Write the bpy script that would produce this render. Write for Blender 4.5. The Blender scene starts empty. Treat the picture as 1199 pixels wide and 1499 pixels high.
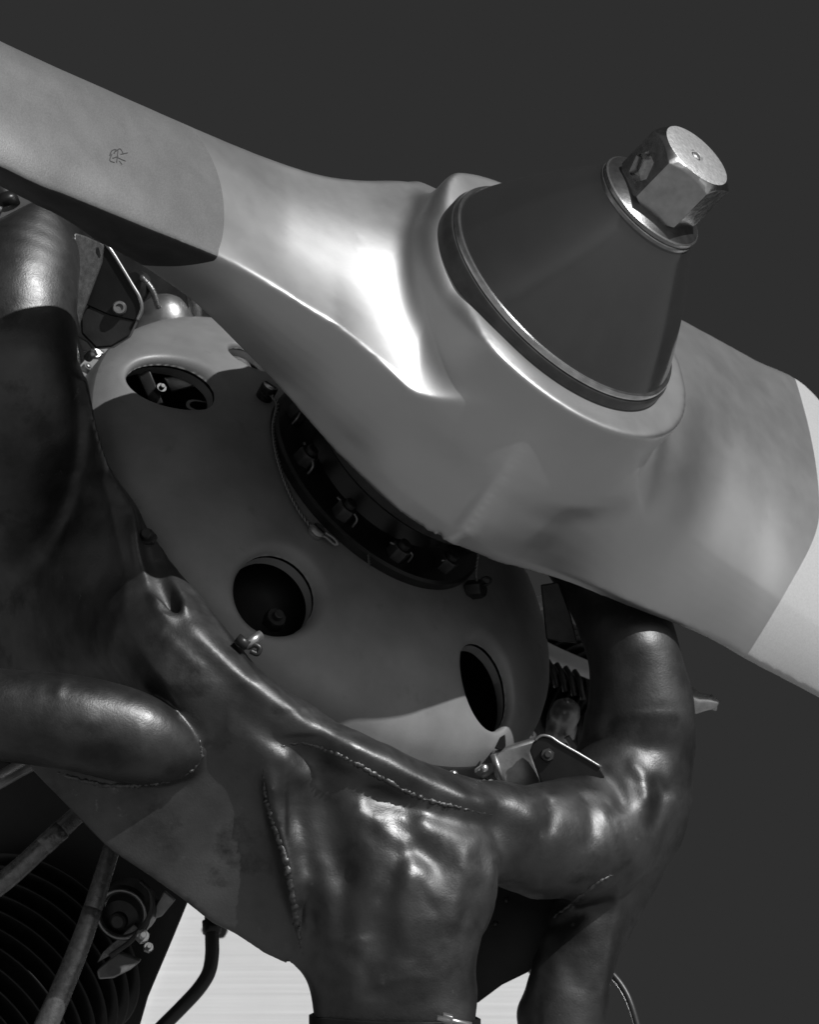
import bpy, bmesh, math, random
import numpy as np
from mathutils import Vector, Matrix
from mathutils.bvhtree import BVHTree
from mathutils.geometry import delaunay_2d_cdt

random.seed(7)
RNG = np.random.default_rng(7)
sc = bpy.context.scene
COL = sc.collection

# ------------------------------------------------------------------ camera / light / exposure
U = 0.0005                     # metres per modelling unit
D = 6000.0                     # camera distance in units (3 m)
CX, CY = 599.5, 749.5
TH = math.radians(20)          # camera looks up by this much
RIGHT = np.array([1., 0., 0.])
FWD = np.array([0., math.cos(TH), math.sin(TH)])
UPV = np.array([0., -math.sin(TH), math.cos(TH)])
TARGET = np.array([0., 0., 3.0])
SUN_VIEW = np.array([0.625, 0.755, 0.365])     # direction to the sun, view axes (right, up, towards camera)
SUN_VIEW /= np.linalg.norm(SUN_VIEW)


def to_world(P):
    P = np.asarray(P, dtype=float)
    return TARGET + U * (P[..., 0:1] * RIGHT + P[..., 1:2] * UPV - P[..., 2:3] * FWD)


def dir_world(v):
    v = np.asarray(v, dtype=float)
    return v[0] * RIGHT + v[1] * UPV - v[2] * FWD


cam = bpy.data.cameras.new("camera")
cam_o = bpy.data.objects.new("camera", cam)
COL.objects.link(cam_o)
cam.sensor_fit = 'VERTICAL'
cam.sensor_height = 24.0
cam.lens = 24.0 * D / 1499.0
cam.clip_start = 0.1
cam.clip_end = 500.0
cam_o.location = TARGET - FWD * D * U
cam_o.rotation_euler = (math.pi / 2 + TH, 0, 0)
cam.dof.use_dof = True
cam.dof.focus_distance = D * U - 0.06
cam.dof.aperture_fstop = 13.0
sc.camera = cam_o

sun_w = dir_world(SUN_VIEW)
sun_el = math.asin(sun_w[2])
sun_rot = math.atan2(sun_w[0], sun_w[1])

world = bpy.data.worlds.new("World")
sc.world = world
world.use_nodes = True
wn, wl = world.node_tree.nodes, world.node_tree.links
wn.clear()
sky_n = wn.new('ShaderNodeTexSky')
sky_n.sky_type = 'NISHITA'
sky_n.sun_disc = False
sky_n.sun_elevation = sun_el
sky_n.sun_rotation = sun_rot
bw_n = wn.new('ShaderNodeRGBToBW')
bg_n = wn.new('ShaderNodeBackground')
bg_n.inputs['Strength'].default_value = 0.05
wo_n = wn.new('ShaderNodeOutputWorld')
wl.new(sky_n.outputs[0], bw_n.inputs[0])
wl.new(bw_n.outputs[0], bg_n.inputs['Color'])
wl.new(bg_n.outputs[0], wo_n.inputs['Surface'])

sun = bpy.data.lights.new("sun", 'SUN')
sun.energy = 3.6
sun.angle = math.radians(0.53)
sun.color = (1.0, 1.0, 1.0)
sun_o = bpy.data.objects.new("sun", sun)
COL.objects.link(sun_o)
sun_o.rotation_euler = Vector(sun_w).to_track_quat('Z', 'Y').to_euler()

sc.view_settings.view_transform = 'Standard'
sc.view_settings.look = 'None'
sc.view_settings.exposure = 0.0
sc.view_settings.gamma = 1.0


# ------------------------------------------------------------------ coordinates
def unproj(px, py, z):
    f = (D - z) / D
    return np.array([(px - CX) * f, (CY - py) * f, z], dtype=float)


def unproj_arr(P):
    P = np.asarray(P, float)
    f = (D - P[:, 2]) / D
    return np.stack([(P[:, 0] - CX) * f, (CY - P[:, 1]) * f, P[:, 2]], 1)


def proj_arr(P):
    P = np.asarray(P, float)
    f = D / (D - P[:, 2])
    return np.stack([P[:, 0] * f + CX, CY - P[:, 1] * f, P[:, 2]], 1)


def nrm(v):
    v = np.asarray(v, float)
    return v / np.linalg.norm(v)


A = nrm([0.62, 0.63, 0.47])              # shaft axis, out towards the nut
E1 = nrm(np.cross([0, 0, 1.0], A)) * -1   # in the picture plane, right and down
if E1[0] < 0:
    E1 = -E1
E2 = np.cross(A, E1)                      # away from the camera
HUB = unproj(812, 442, 0)
B_AX = nrm(0.845 * E1 + 0.534 * E2)       # along the right blade
C_AX = np.cross(A, B_AX)


def axp(h, r, phi):
    return HUB + h * A + r * (math.cos(phi) * E1 + math.sin(phi) * E2)


def from_schema(P):                       # (s, c, h) blade coordinates -> view space
    P = np.asarray(P, float)
    return HUB + P[:, 0:1] * B_AX + P[:, 1:2] * C_AX + P[:, 2:3] * A


def pix_to_sch(px, py, h):                # picture point + height over the hub face -> (s, c, h)
    z = 0.0
    for _ in range(8):
        q = unproj(px, py, z) - HUB - h * A
        M = np.array([[B_AX[0], C_AX[0]], [B_AX[1], C_AX[1]]])
        s, c = np.linalg.solve(M, q[:2])
        z = (HUB + s * B_AX + c * C_AX + h * A)[2]
    return s, c, h


# ------------------------------------------------------------------ object helpers
ORIG = {}


def vec(p):
    return Vector([float(x) for x in p])


def thing(name, label, cat, at, group=None):
    o = bpy.data.objects.new(name, None)
    COL.objects.link(o)
    o.empty_display_size = 0.02
    w = to_world(at)
    o.location = vec(w)
    ORIG[o] = w
    o['label'] = label
    o['category'] = cat
    if group:
        o['group'] = group
    return o


def tag(o, label, cat, group=None):
    o['label'] = label
    o['category'] = cat
    if group:
        o['group'] = group
    return o


def mesh_from(name, V, F, mat, smooth=True, sharp=None):
    me = bpy.data.meshes.new(name)
    me.from_pydata([tuple(map(float, v)) for v in V], [], [tuple(map(int, f)) for f in F])
    me.validate()
    bm = bmesh.new()
    bm.from_mesh(me)
    bmesh.ops.recalc_face_normals(bm, faces=bm.faces[:])
    bm.to_mesh(me)
    bm.free()
    if mat:
        me.materials.append(mat)
    if smooth:
        me.shade_smooth()
        if sharp:
            me.set_sharp_from_angle(angle=math.radians(sharp))
    return me


def obj(name, V, F, mat, parent=None, smooth=True, sharp=None, kind=None, at=None, label=None):
    """V in view space units; becomes one mesh object"""
    W = to_world(np.asarray(V, float))
    if at is not None:
        org = to_world(at)
    elif parent is not None:
        p = parent
        org = ORIG[parent]
    else:
        org = W.mean(0)
    me = mesh_from(name, W - org, F, mat, smooth, sharp)
    o = bpy.data.objects.new(name, me)
    COL.objects.link(o)
    ORIG[o] = org
    if parent is not None:
        o.parent = parent
        o.location = vec(org - ORIG[parent])
    else:
        o.location = vec(org)
    if kind:
        o['kind'] = kind
    if label:
        o['label'] = label
    return o


def frame(n, up=(0, 1, 0)):
    n = nrm(n)
    u = np.cross(up, n)
    if np.linalg.norm(u) < 1e-3:
        u = np.cross((1, 0, 0), n)
    u = nrm(u)
    return u, np.cross(n, u), n


def catmull(P, n=8):
    P = np.asarray(P, float)
    Q = np.vstack([2 * P[0] - P[1], P, 2 * P[-1] - P[-2]])
    out = []
    for i in range(1, len(Q) - 2):
        p0, p1, p2, p3 = Q[i - 1], Q[i], Q[i + 1], Q[i + 2]
        for k in range(n):
            t = k / n
            out.append(0.5 * ((2 * p1) + (-p0 + p2) * t + (2 * p0 - 5 * p1 + 4 * p2 - p3) * t * t
                              + (-p0 + 3 * p1 - 3 * p2 + p3) * t ** 3))
    out.append(P[-1])
    return np.array(out)


def ring_mesh(rings, closed_u=True, cap0=False, cap1=False, closed_v=False):
    nr, n = len(rings), len(rings[0])
    V = [p for r in rings for p in r]
    F = []
    rr = nr if closed_v else nr - 1
    for i in range(rr):
        i2 = (i + 1) % nr
        for j in range(n if closed_u else n - 1):
            k = (j + 1) % n
            F.append((i * n + j, i * n + k, i2 * n + k, i2 * n + j))
    if cap0:
        F.append(tuple(range(n))[::-1])
    if cap1:
        F.append(tuple((nr - 1) * n + j for j in range(n)))
    return V, F


def tube(P, rad, n=12, cap=True):
    """round tube along view space points; rad a number or a list"""
    P = np.asarray(P, float)
    rad = np.broadcast_to(np.asarray(rad, float), (len(P),))
    T = np.gradient(P, axis=0)
    T /= np.linalg.norm(T, axis=1)[:, None] + 1e-9
    u = np.cross(T[0], (0, 0, 1.0))
    if np.linalg.norm(u) < 0.1:
        u = np.cross(T[0], (0, 1.0, 0))
    rings = []
    for i in range(len(P)):
        u = u - T[i] * np.dot(u, T[i])
        u = nrm(u)
        v = np.cross(T[i], u)
        rings.append([P[i] + rad[i] * (math.cos(a) * u + math.sin(a) * v)
                      for a in np.linspace(0, 2 * math.pi, n, endpoint=False)])
    return ring_mesh(rings, cap0=cap, cap1=cap)


def lathe(prof, n=96, origin=None, axis=None, cap0=False, cap1=False, closed_v=False):
    """prof = [(r, h)...] about the shaft axis, or any given axis"""
    o = HUB if origin is None else np.asarray(origin, float)
    if axis is None:
        a, u, v = A, E1, E2
    else:
        u, v, a = frame(axis)
    rings = [[o + h * a + r * (math.cos(t) * u + math.sin(t) * v)
              for t in np.linspace(0, 2 * math.pi, n, endpoint=False)] for r, h in prof]
    return ring_mesh(rings, cap0=cap0, cap1=cap1, closed_v=closed_v)


def merge(*ms):
    V, F = [], []
    for v, f in ms:
        k = len(V)
        V += list(v)
        F += [tuple(i + k for i in q) for q in f]
    return V, F


def prism(poly, zf, depth, taper=1.0):
    """solid plate: picture polygon, zf = depth number or function, extruded away from the camera"""
    z = zf if callable(zf) else (lambda x, y: zf)
    fr = [unproj(x, y, z(x, y)) for x, y in poly]
    bk = [unproj(x, y, z(x, y)) - np.array([0, 0, depth]) for x, y in poly]
    n = len(poly)
    F = [tuple(range(n)), tuple(range(2 * n - 1, n - 1, -1))]
    for i in range(n):
        j = (i + 1) % n
        F.append((i, i + n, j + n, j))
    return fr + bk, F


def bevel_obj(o, w, seg=2, ang=30):
    m = o.modifiers.new("bevel", 'BEVEL')
    m.width = w * U
    m.segments = seg
    m.limit_method = 'ANGLE'
    m.angle_limit = math.radians(ang)
    m.harden_normals = False
    return o


def hexnut(c, n, r, h, chamfer=0.16, rot=0.0, stud=0.45, stud_h=0.5):
    u, v, n = frame(n)
    c = np.asarray(c, float)
    rings = []
    N = 24
    def rad(t):
        t = (t + math.pi / 6) % (math.pi / 3) - math.pi / 6
        return math.cos(math.pi / 6) / math.cos(t)
    ang = np.linspace(0, 2 * math.pi, N, endpoint=False)
    rings.append([c + r * rad(t + math.pi / 6) * (math.cos(t + rot) * u + math.sin(t + rot) * v) for t in ang])
    rings.append([c + n * h * (1 - chamfer) + r * rad(t + math.pi / 6) * (math.cos(t + rot) * u + math.sin(t + rot) * v) for t in ang])
    rings.append([c + n * h + r * .84 * (math.cos(t + rot) * u + math.sin(t + rot) * v) for t in ang])
    if stud:
        rings.append([c + n * h + r * stud * (math.cos(t + rot) * u + math.sin(t + rot) * v) for t in ang])
        rings.append([c + n * h * (1 + stud_h) + r * stud * (math.cos(t + rot) * u + math.sin(t + rot) * v) for t in ang])
        rings.append([c + n * h * (1 + stud_h * 1.15) + r * stud * .8 * (math.cos(t + rot) * u + math.sin(t + rot) * v) for t in ang])
    return ring_mesh(rings, cap0=True, cap1=True)


def twisted(P, r=2.0, pitch=16.0, n=5):
    P = np.asarray(P, float)
    seg = np.linalg.norm(np.diff(P, axis=0), axis=1)
    L = np.concatenate([[0], np.cumsum(seg)])
    m = max(8, int(L[-1] / 2.5))
    t = np.linspace(0, L[-1], m)
    Q = np.stack([np.interp(t, L, P[:, k]) for k in range(3)], 1)
    T = np.gradient(Q, axis=0)
    out = []
    for ph in (0, math.pi):
        R = []
        for i in range(m):
            u, v, _ = frame(T[i], (0.2, 0.3, 1))
            a = 2 * math.pi * t[i] / pitch + ph
            R.append(Q[i] + r * .8 * (math.cos(a) * u + math.sin(a) * v))
        out.append(tube(np.array(R), r * .75, n))
    return merge(*out)


# ------------------------------------------------------------------ implicit surfaces
def surface_nets(F, o, d):
    nx, ny, nz = F.shape
    S = F < 0
    acc = np.zeros((nx - 1, ny - 1, nz - 1, 3), np.float32)
    cnt = np.zeros((nx - 1, ny - 1, nz - 1), np.float32)
    offs = [(i, j, k) for i in (0, 1) for j in (0, 1) for k in (0, 1)]
    any_s = np.zeros((nx - 1, ny - 1, nz - 1), bool)
    all_s = np.ones((nx - 1, ny - 1, nz - 1), bool)
    for i, j, k in offs:
        b = S[i:nx - 1 + i, j:ny - 1 + j, k:nz - 1 + k]
        any_s |= b
        all_s &= b
    act = np.argwhere(any_s & ~all_s)
    del acc, cnt, any_s, all_s
    a0, a1, a2 = act.T
    vals = {q: F[a0 + q[0], a1 + q[1], a2 + q[2]] for q in offs}
    pos = np.zeros((len(act), 3))
    cn = np.zeros(len(act))
    for ax in range(3):
        for q in offs:
            if q[ax] == 0:
                r = list(q)
                r[ax] = 1
                f0, f1 = vals[q], vals[tuple(r)]
                m = (f0 < 0) != (f1 < 0)
                t = np.where(m, f0 / np.where(m, f0 - f1, 1), 0)
                p = np.tile(np.array(q, float), (len(act), 1))
                p[:, ax] = t
                pos[m] += p[m]
                cn[m] += 1
    V = (act + pos / cn[:, None]) * np.array(d) + np.array(o)
    idx = -np.ones((nx - 1, ny - 1, nz - 1), np.int32)
    idx[a0, a1, a2] = np.arange(len(act))
    Q = []
    for ax in range(3):
        s0 = [slice(None)] * 3
        s1 = [slice(None)] * 3
        s0[ax] = slice(0, -1)
        s1[ax] = slice(1, None)
        X = S[tuple(s0)] != S[tuple(s1)]
        e = np.argwhere(X)
        u, v = [k for k in range(3) if k != ax]
        lim = np.array([nx - 1, ny - 1, nz - 1])
        ok = (e[:, u] > 0) & (e[:, v] > 0) & (e[:, u] < lim[u]) & (e[:, v] < lim[v])
        e = e[ok]
        c = []
        for du, dv in ((1, 1), (0, 1), (0, 0), (1, 0)):
            g = e.copy()
            g[:, u] -= du
            g[:, v] -= dv
            c.append(idx[g[:, 0], g[:, 1], g[:, 2]])
        q = np.stack(c, 1)
        fl = S[e[:, 0], e[:, 1], e[:, 2]]
        if ax == 1:
            fl = ~fl
        q[~fl] = q[~fl][:, ::-1]
        Q.append(q)
    return V, np.vstack(Q)


def sample(F, o, d, P):
    g = (P - np.array(o)) / np.array(d)
    g = np.clip(g, 0, np.array(F.shape) - 1.001)
    i = g.astype(int)
    f = g - i
    out = 0
    for a in (0, 1):
        for b in (0, 1):
            for c in (0, 1):
                w = (f[:, 0] if a else 1 - f[:, 0]) * (f[:, 1] if b else 1 - f[:, 1]) * (f[:, 2] if c else 1 - f[:, 2])
                out = out + w * F[i[:, 0] + a, i[:, 1] + b, i[:, 2] + c]
    return out


def relax(V, Q, it=2, lam=0.5):
    E = np.vstack([Q[:, [0, 1]], Q[:, [1, 2]], Q[:, [2, 3]], Q[:, [3, 0]]])
    for _ in range(it):
        s = np.zeros_like(V)
        c = np.zeros(len(V))
        for k in range(3):
            s[:, k] = np.bincount(E[:, 0], V[E[:, 1], k], len(V)) + np.bincount(E[:, 1], V[E[:, 0], k], len(V))
        c = np.bincount(E[:, 0], minlength=len(V)) + np.bincount(E[:, 1], minlength=len(V))
        V = V + lam * (s / np.maximum(c, 1)[:, None] - V)
    return V


def smin(a, b, k):
    h = np.clip(0.5 + 0.5 * (b - a) / k, 0, 1)
    return b + (a - b) * h - k * h * (1 - h)


def vnoise(P, scale, seed):
    """smooth value noise, P (...,3)"""
    r = np.random.default_rng(seed)
    L = r.random((32, 32, 32)).astype(np.float32)
    g = P / scale
    i = np.floor(g).astype(int)
    f = (g - i).astype(np.float32)
    f = f * f * (3 - 2 * f)
    out = 0
    for a in (0, 1):
        for b in (0, 1):
            for c in (0, 1):
                w = (f[..., 0] if a else 1 - f[..., 0]) * (f[..., 1] if b else 1 - f[..., 1]) * (f[..., 2] if c else 1 - f[..., 2])
                out = out + w * L[(i[..., 0] + a) % 32, (i[..., 1] + b) % 32, (i[..., 2] + c) % 32]
    return out - 0.5


def split_mesh(V, F, g):
    """cut polygons along g = 0 -> (g<0 mesh, g>0 mesh)"""
    outs = []
    for sgn in (-1, 1):
        gg = g * sgn
        ins = gg >= 0
        nin = ins[F].sum(1)
        full = F[nin == F.shape[1]]
        part = F[(nin > 0) & (nin < F.shape[1])]
        polys = [tuple(q) for q in full]
        newV = [tuple(v) for v in V]
        cache = {}
        for q in part:
            pl = []
            for a, b in zip(q, np.roll(q, -1)):
                if ins[a]:
                    pl.append(int(a))
                if ins[a] != ins[b]:
                    key = (min(a, b), max(a, b))
                    if key not in cache:
                        t = gg[a] / (gg[a] - gg[b])
                        cache[key] = len(newV)
                        newV.append(tuple(V[a] + t * (V[b] - V[a])))
                    pl.append(cache[key])
            if len(pl) >= 3:
                polys.append(tuple(pl))
        used = sorted({i for p in polys for i in p})
        mp = {u: i for i, u in enumerate(used)}
        outs.append((np.array([newV[u] for u in used]), [tuple(mp[i] for i in p) for p in polys]))
    return outs


def caster(*ms):
    V, F = merge(*[(list(map(tuple, v)), [tuple(map(int, f)) for f in fs]) for v, fs in ms])
    bv = BVHTree.FromPolygons([tuple(map(float, v)) for v in V], F)
    def f(px, py):
        o = Vector((0, 0, D))
        d = Vector(unproj(px, py, 0)) - o
        d.normalize()
        loc, nor, _, _ = bv.ray_cast(o, d)
        if loc is None:
            return None
        n = np.array(nor)
        if n[2] < 0:
            n = -n
        return np.array(loc), n
    return f


# ------------------------------------------------------------------ materials (all grey: the photograph has no colour)
def material(name, base, rough, metal=0.0, spec=0.5, coat=0.0, noise=None, rnoise=None, bump=None, scale_obj=True,
             aniso=0.0, layers=None, bump2=None):
    """noise=(scale, amount, detail); rnoise=(scale, amount); bump=(scale, strength, detail)"""
    m = bpy.data.materials.new(name)
    m.use_nodes = True
    nt = m.node_tree
    N, L = nt.nodes, nt.links
    b = N['Principled BSDF']
    b.inputs['Base Color'].default_value = (base, base, base, 1)
    b.inputs['Roughness'].default_value = rough
    b.inputs['Metallic'].default_value = metal
    b.inputs['Specular IOR Level'].default_value = spec
    b.inputs['Coat Weight'].default_value = coat
    b.inputs['Coat Roughness'].default_value = 0.12
    tc = N.new('ShaderNodeTexCoord')
    def ntex(scale, detail, rough_=0.55, stretch=None):
        t = N.new('ShaderNodeTexNoise')
        t.inputs['Scale'].default_value = scale
        t.inputs['Detail'].default_value = detail
        t.inputs['Roughness'].default_value = rough_
        if stretch:
            mp = N.new('ShaderNodeMapping')
            mp.inputs['Rotation'].default_value = stretch[0]
            mp.inputs['Scale'].default_value = stretch[1]
            L.new(tc.outputs['Object'], mp.inputs[0])
            L.new(mp.outputs[0], t.inputs['Vector'])
        else:
            L.new(tc.outputs['Object'], t.inputs['Vector'])
        return t
    def ramp(src, lo, hi, a=0.3, c=0.7):
        r = N.new('ShaderNodeMapRange')
        r.inputs['From Min'].default_value = a
        r.inputs['From Max'].default_value = c
        r.inputs['To Min'].default_value = lo
        r.inputs['To Max'].default_value = hi
        L.new(src, r.inputs['Value'])
        return r.outputs[0]
    colsrc = None
    if noise:
        t = ntex(noise[0], noise[2])
        colsrc = ramp(t.outputs['Fac'], base * (1 - noise[1]), base * (1 + noise[1]))
    for ly in layers or []:                      # (scale, detail, threshold lo, hi, colour)
        t = ntex(ly[0], ly[1], 0.65)
        mx = N.new('ShaderNodeMix')
        mx.data_type = 'FLOAT'
        L.new(ramp(t.outputs['Fac'], 0, 1, ly[2], ly[3]), mx.inputs[0])
        if colsrc is not None:
            L.new(colsrc, mx.inputs[2])
        else:
            mx.inputs[2].default_value = base
        mx.inputs[3].default_value = ly[4]
        colsrc = mx.outputs[0]
    if colsrc is not None:
        cc = N.new('ShaderNodeCombineColor')
        for k in range(3):
            L.new(colsrc, cc.inputs[k])
        L.new(cc.outputs[0], b.inputs['Base Color'])
    if rnoise:
        t = ntex(rnoise[0], 4, 0.6, rnoise[2] if len(rnoise) > 2 else None)
        L.new(ramp(t.outputs['Fac'], max(.03, rough - rnoise[1]), rough + rnoise[1]), b.inputs['Roughness'])
    prev = None
    for bp in (bump, bump2):
        if bp:
            t = ntex(bp[0], bp[2], 0.6, bp[3] if len(bp) > 3 else None)
            bn = N.new('ShaderNodeBump')
            bn.inputs['Strength'].default_value = bp[1]
            bn.inputs['Distance'].default_value = 0.002
            L.new(t.outputs['Fac'], bn.inputs['Height'])
            if prev:
                L.new(prev, bn.inputs['Normal'])
            prev = bn.outputs[0]
    if prev:
        L.new(prev, b.inputs['Normal'])
    return m


M = {}
M['bare'] = material('brushed_bare_metal', 0.60, 0.43, 1.0, noise=(12, .04, 6), rnoise=(40, .016),
                     bump=(1200, .03, 2), bump2=(70, .012, 5, ((0.2, .45, .35), (1, 14, 14))))
M['paint_l'] = material('satin_grey_paint', 0.20, 0.42, 0.35, noise=(900, .14, 2), bump=(1100, .11, 2), rnoise=(40, .06))
M['paint_r'] = material('pale_paint', 0.55, 0.45, 0.2, noise=(600, .06, 2), bump=(900, .06, 2))
M['cone'] = material('dark_enamel', 0.085, 0.19, 0.62, 0.6, coat=0.6, noise=(30, .05, 6), bump=(500, .02, 2), rnoise=(50, .05))
M['rim'] = material('dark_steel_rim', 0.09, 0.34, 0.7, noise=(80, .2, 3))
M['edge'] = material('worn_bright_edge', 0.75, 0.25, 1.0, noise=(120, .2, 3))
M['cap'] = material('dull_steel_collar', 0.34, 0.24, 0.85, noise=(150, .2, 4), bump=(600, .05, 3))
M['capshade'] = material('shaded_collar_steel', 0.12, 0.30, 0.8, noise=(150, .25, 4), bump=(500, .05, 3))  # collar steel darkened to stand for the nut's shadow
M['nut'] = material('machined_steel', 0.55, 0.17, 1.0, noise=(120, .15, 5), rnoise=(200, .06), bump=(300, .025, 4, ((.3, .2, .6), (1, 7, 1))))
M['nutface'] = material('worn_end_face', 0.78, 0.42, 0.85, noise=(300, .16, 5), bump=(420, .25, 4))
M['dome'] = material('cast_grey_paint', 0.215, 0.46, 0.1, 0.5, noise=(22, .16, 7), bump=(700, .07, 4), bump2=(40, .03, 3), rnoise=(30, .08), layers=[(48, 7, .60, .80, .15)])
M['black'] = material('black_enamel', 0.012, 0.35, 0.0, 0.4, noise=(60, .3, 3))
M['dark'] = material('oily_dark_metal', 0.05, 0.40, 0.6, noise=(60, .3, 4), bump=(300, .06, 3))
M['steel'] = material('grey_steel', 0.30, 0.38, 0.8, noise=(80, .25, 4), bump=(400, .08, 3))
M['bright'] = material('bright_plated_steel', 0.6, 0.3, 0.9, noise=(120, .2, 4))
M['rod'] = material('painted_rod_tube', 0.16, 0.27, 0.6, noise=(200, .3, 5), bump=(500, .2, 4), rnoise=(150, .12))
M['wire'] = material('lock_wire', 0.22, 0.4, 0.8)
M['exhaust'] = material('heat_darkened_sheet_steel', 0.084, 0.45, 0.85, noise=(16, .5, 8), rnoise=(24, .13),
                        bump=(620, .12, 5), bump2=(95, .12, 4), layers=[(9, 7, (.46), .80, .14), (26, 6, .56, .72, .05), (75, 6, .66, .74, .16)])
M['weld'] = material('weld_bead_steel', 0.11, 0.45, 0.8, noise=(200, .4, 4), bump=(500, .3, 4))
M['white'] = material('white_painted_panel', 0.72, 0.40, 0.0, 0.4, noise=(20, .03, 4), bump=(17, .5, 2, ((0, .10, 0), (.12, .3, 6))))
M['rubber'] = material('black_rubber', 0.03, 0.38, 0.0, 0.5, bump=(300, .05, 2))
M['ink'] = material('faded_ink', 0.06, 0.7)
M['paint_b'] = material('matt_black_back_paint', 0.022, 0.5, 0.0, 0.4, noise=(90, .3, 5), bump=(900, .06, 2))
M['fin'] = material('black_fin_enamel', 0.007, 0.30, 0.0, 0.35, noise=(150, .5, 3))

# ------------------------------------------------------------------ setting: sky sheet and ground
sk = bpy.data.materials.new('flat_dark_sky')
sk.use_nodes = True
sk.node_tree.nodes.clear()
em = sk.node_tree.nodes.new('ShaderNodeEmission')
SKYV = 0.0273
em.inputs['Color'].default_value = (SKYV, SKYV, SKYV, 1)
mo = sk.node_tree.nodes.new('ShaderNodeOutputMaterial')
sk.node_tree.links.new(em.outputs[0], mo.inputs['Surface'])
R_SKY = 60.0 / U
rings = []
for i in range(0, 37):
    a = math.radians(0.01 + i * 2.2)
    rings.append([np.array([R_SKY * math.sin(a) * math.cos(t), R_SKY * math.sin(a) * math.sin(t), -R_SKY * math.cos(a)])
                  for t in np.linspace(0, 2 * math.pi, 64, endpoint=False)])
V, F = ring_mesh(rings, cap0=True)
V = np.array(V)
obj('sky', V, F, sk, kind='structure', at=(0, 0, 0))
gm = material('pale_concrete', 0.24, 0.9, noise=(1.5, .2, 6), bump=(40, .2, 4))
gv = np.array([[-45, -45, 0], [45, -45, 0], [45, 45, 0], [-45, 45, 0]], float)
gme = mesh_from('ground', gv, [(0, 1, 2, 3)], gm, False)
go = bpy.data.objects.new('ground', gme)
COL.objects.link(go)
go['kind'] = 'structure'

# ------------------------------------------------------------------ PROPELLER
def curve_s(pts):
    Q = catmull(np.array(sorted(pts)), 10)
    Q = Q[np.argsort(Q[:, 0])]
    return lambda s: np.array([np.interp(s, Q[:, 0], Q[:, 1]), np.interp(s, Q[:, 0], Q[:, 2])])


def tab(*p):
    p = np.array(p, float)
    return lambda s: float(np.interp(s, p[:, 0], p[:, 1]))


T_c = curve_s([(-1900, -50, -120), (-1400, -40, -90)] +
              [pix_to_sch(*q) for q in [(0, 60, -80), (150, 128, -80), (310, 198, -90), (400, 234, -96), (470, 256, -90), (530, 264, -80), (600, 266, -76), (660, 286, -78)]] +
              [pix_to_sch(*q) for q in [(990, 463, -85), (1100, 523, -102), (1199, 583, -120)]] + [(900, 190, -150), (1300, 150, -170)])
K_c = curve_s([(-1900, -235, -130), (-1400, -262, -112)] +
              [pix_to_sch(*q) for q in [(0, 243, -110), (100, 286, -110), (200, 327, -110), (325, 378, -114), (400, 418, -114), (450, 449, -112), (500, 478, -108), (570, 513, -98), (640, 552, -80)]] +
              [(-115, -214, -58), (-40, -222, -42), (50, -216, -40), (130, -196, -42), (230, -140, -50), (330, -60, -60), (418, 0, -84), (537, -10, -112),
               (900, -10, -150), (1300, -10, -110)])
B_c = curve_s([(-1900, -205, -160), (-1400, -232, -145)] +
              [pix_to_sch(*q) for q in [(0, 266, -150), (100, 317, -160), (150, 350, -172), (215, 386, -190), (280, 430, -210), (320, 465, -222), (380, 525, -246),
                                        (418, 560, -252), (462, 601, -252), (532, 665, -258), (602, 728, -258), (653, 763, -240), (681, 779, -224), (705, 793, -238), (740, 814, -270),
                                        (780, 826, -290), (850, 850, -298), (941, 889, -294), (1040, 930, -292), (1105, 967, -290), (1199, 1017, -298)]] +
              [(1000, -150, -290), (1300, -140, -260)])
sig = tab((-2000, 1), (-340, 1), (-200, .65), (-120, .75), (0, 1), (140, 1), (300, .2), (2000, .1))
bul = tab((-1900, 12), (-900, 20), (-560, 14), (-420, 9), (-300, 13), (-210, 30), (-120, 10), (-60, 0), (200, 0), (400, 18), (1300, 12))
bulL = tab((-1900, 2), (-900, 3), (-600, 6), (-350, 14), (-100, 10), (100, 22), (250, 12), (500, 14), (1300, 6))
thT = tab((-1900, 24), (-1000, 40), (-600, 74), (-350, 130), (-150, 160), (200, 160), (400, 90), (600, 60), (1300, 30))
thB = tab((-1900, 6), (-1000, 14), (-600, 14), (-350, 14), (-200, 34), (-50, 38), (60, 26), (250, 20), (450, 14), (1300, 8))


_sp = catmull(np.array([(0, 0), (.1, .36), (.22, .78), (.33, .98), (.44, .9), (.56, .55), (.68, .14), (.8, -.1), (.9, -.11), (1, 0)]), 8)
SPU, SPF = _sp[:, 0], _sp[:, 1]


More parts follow.
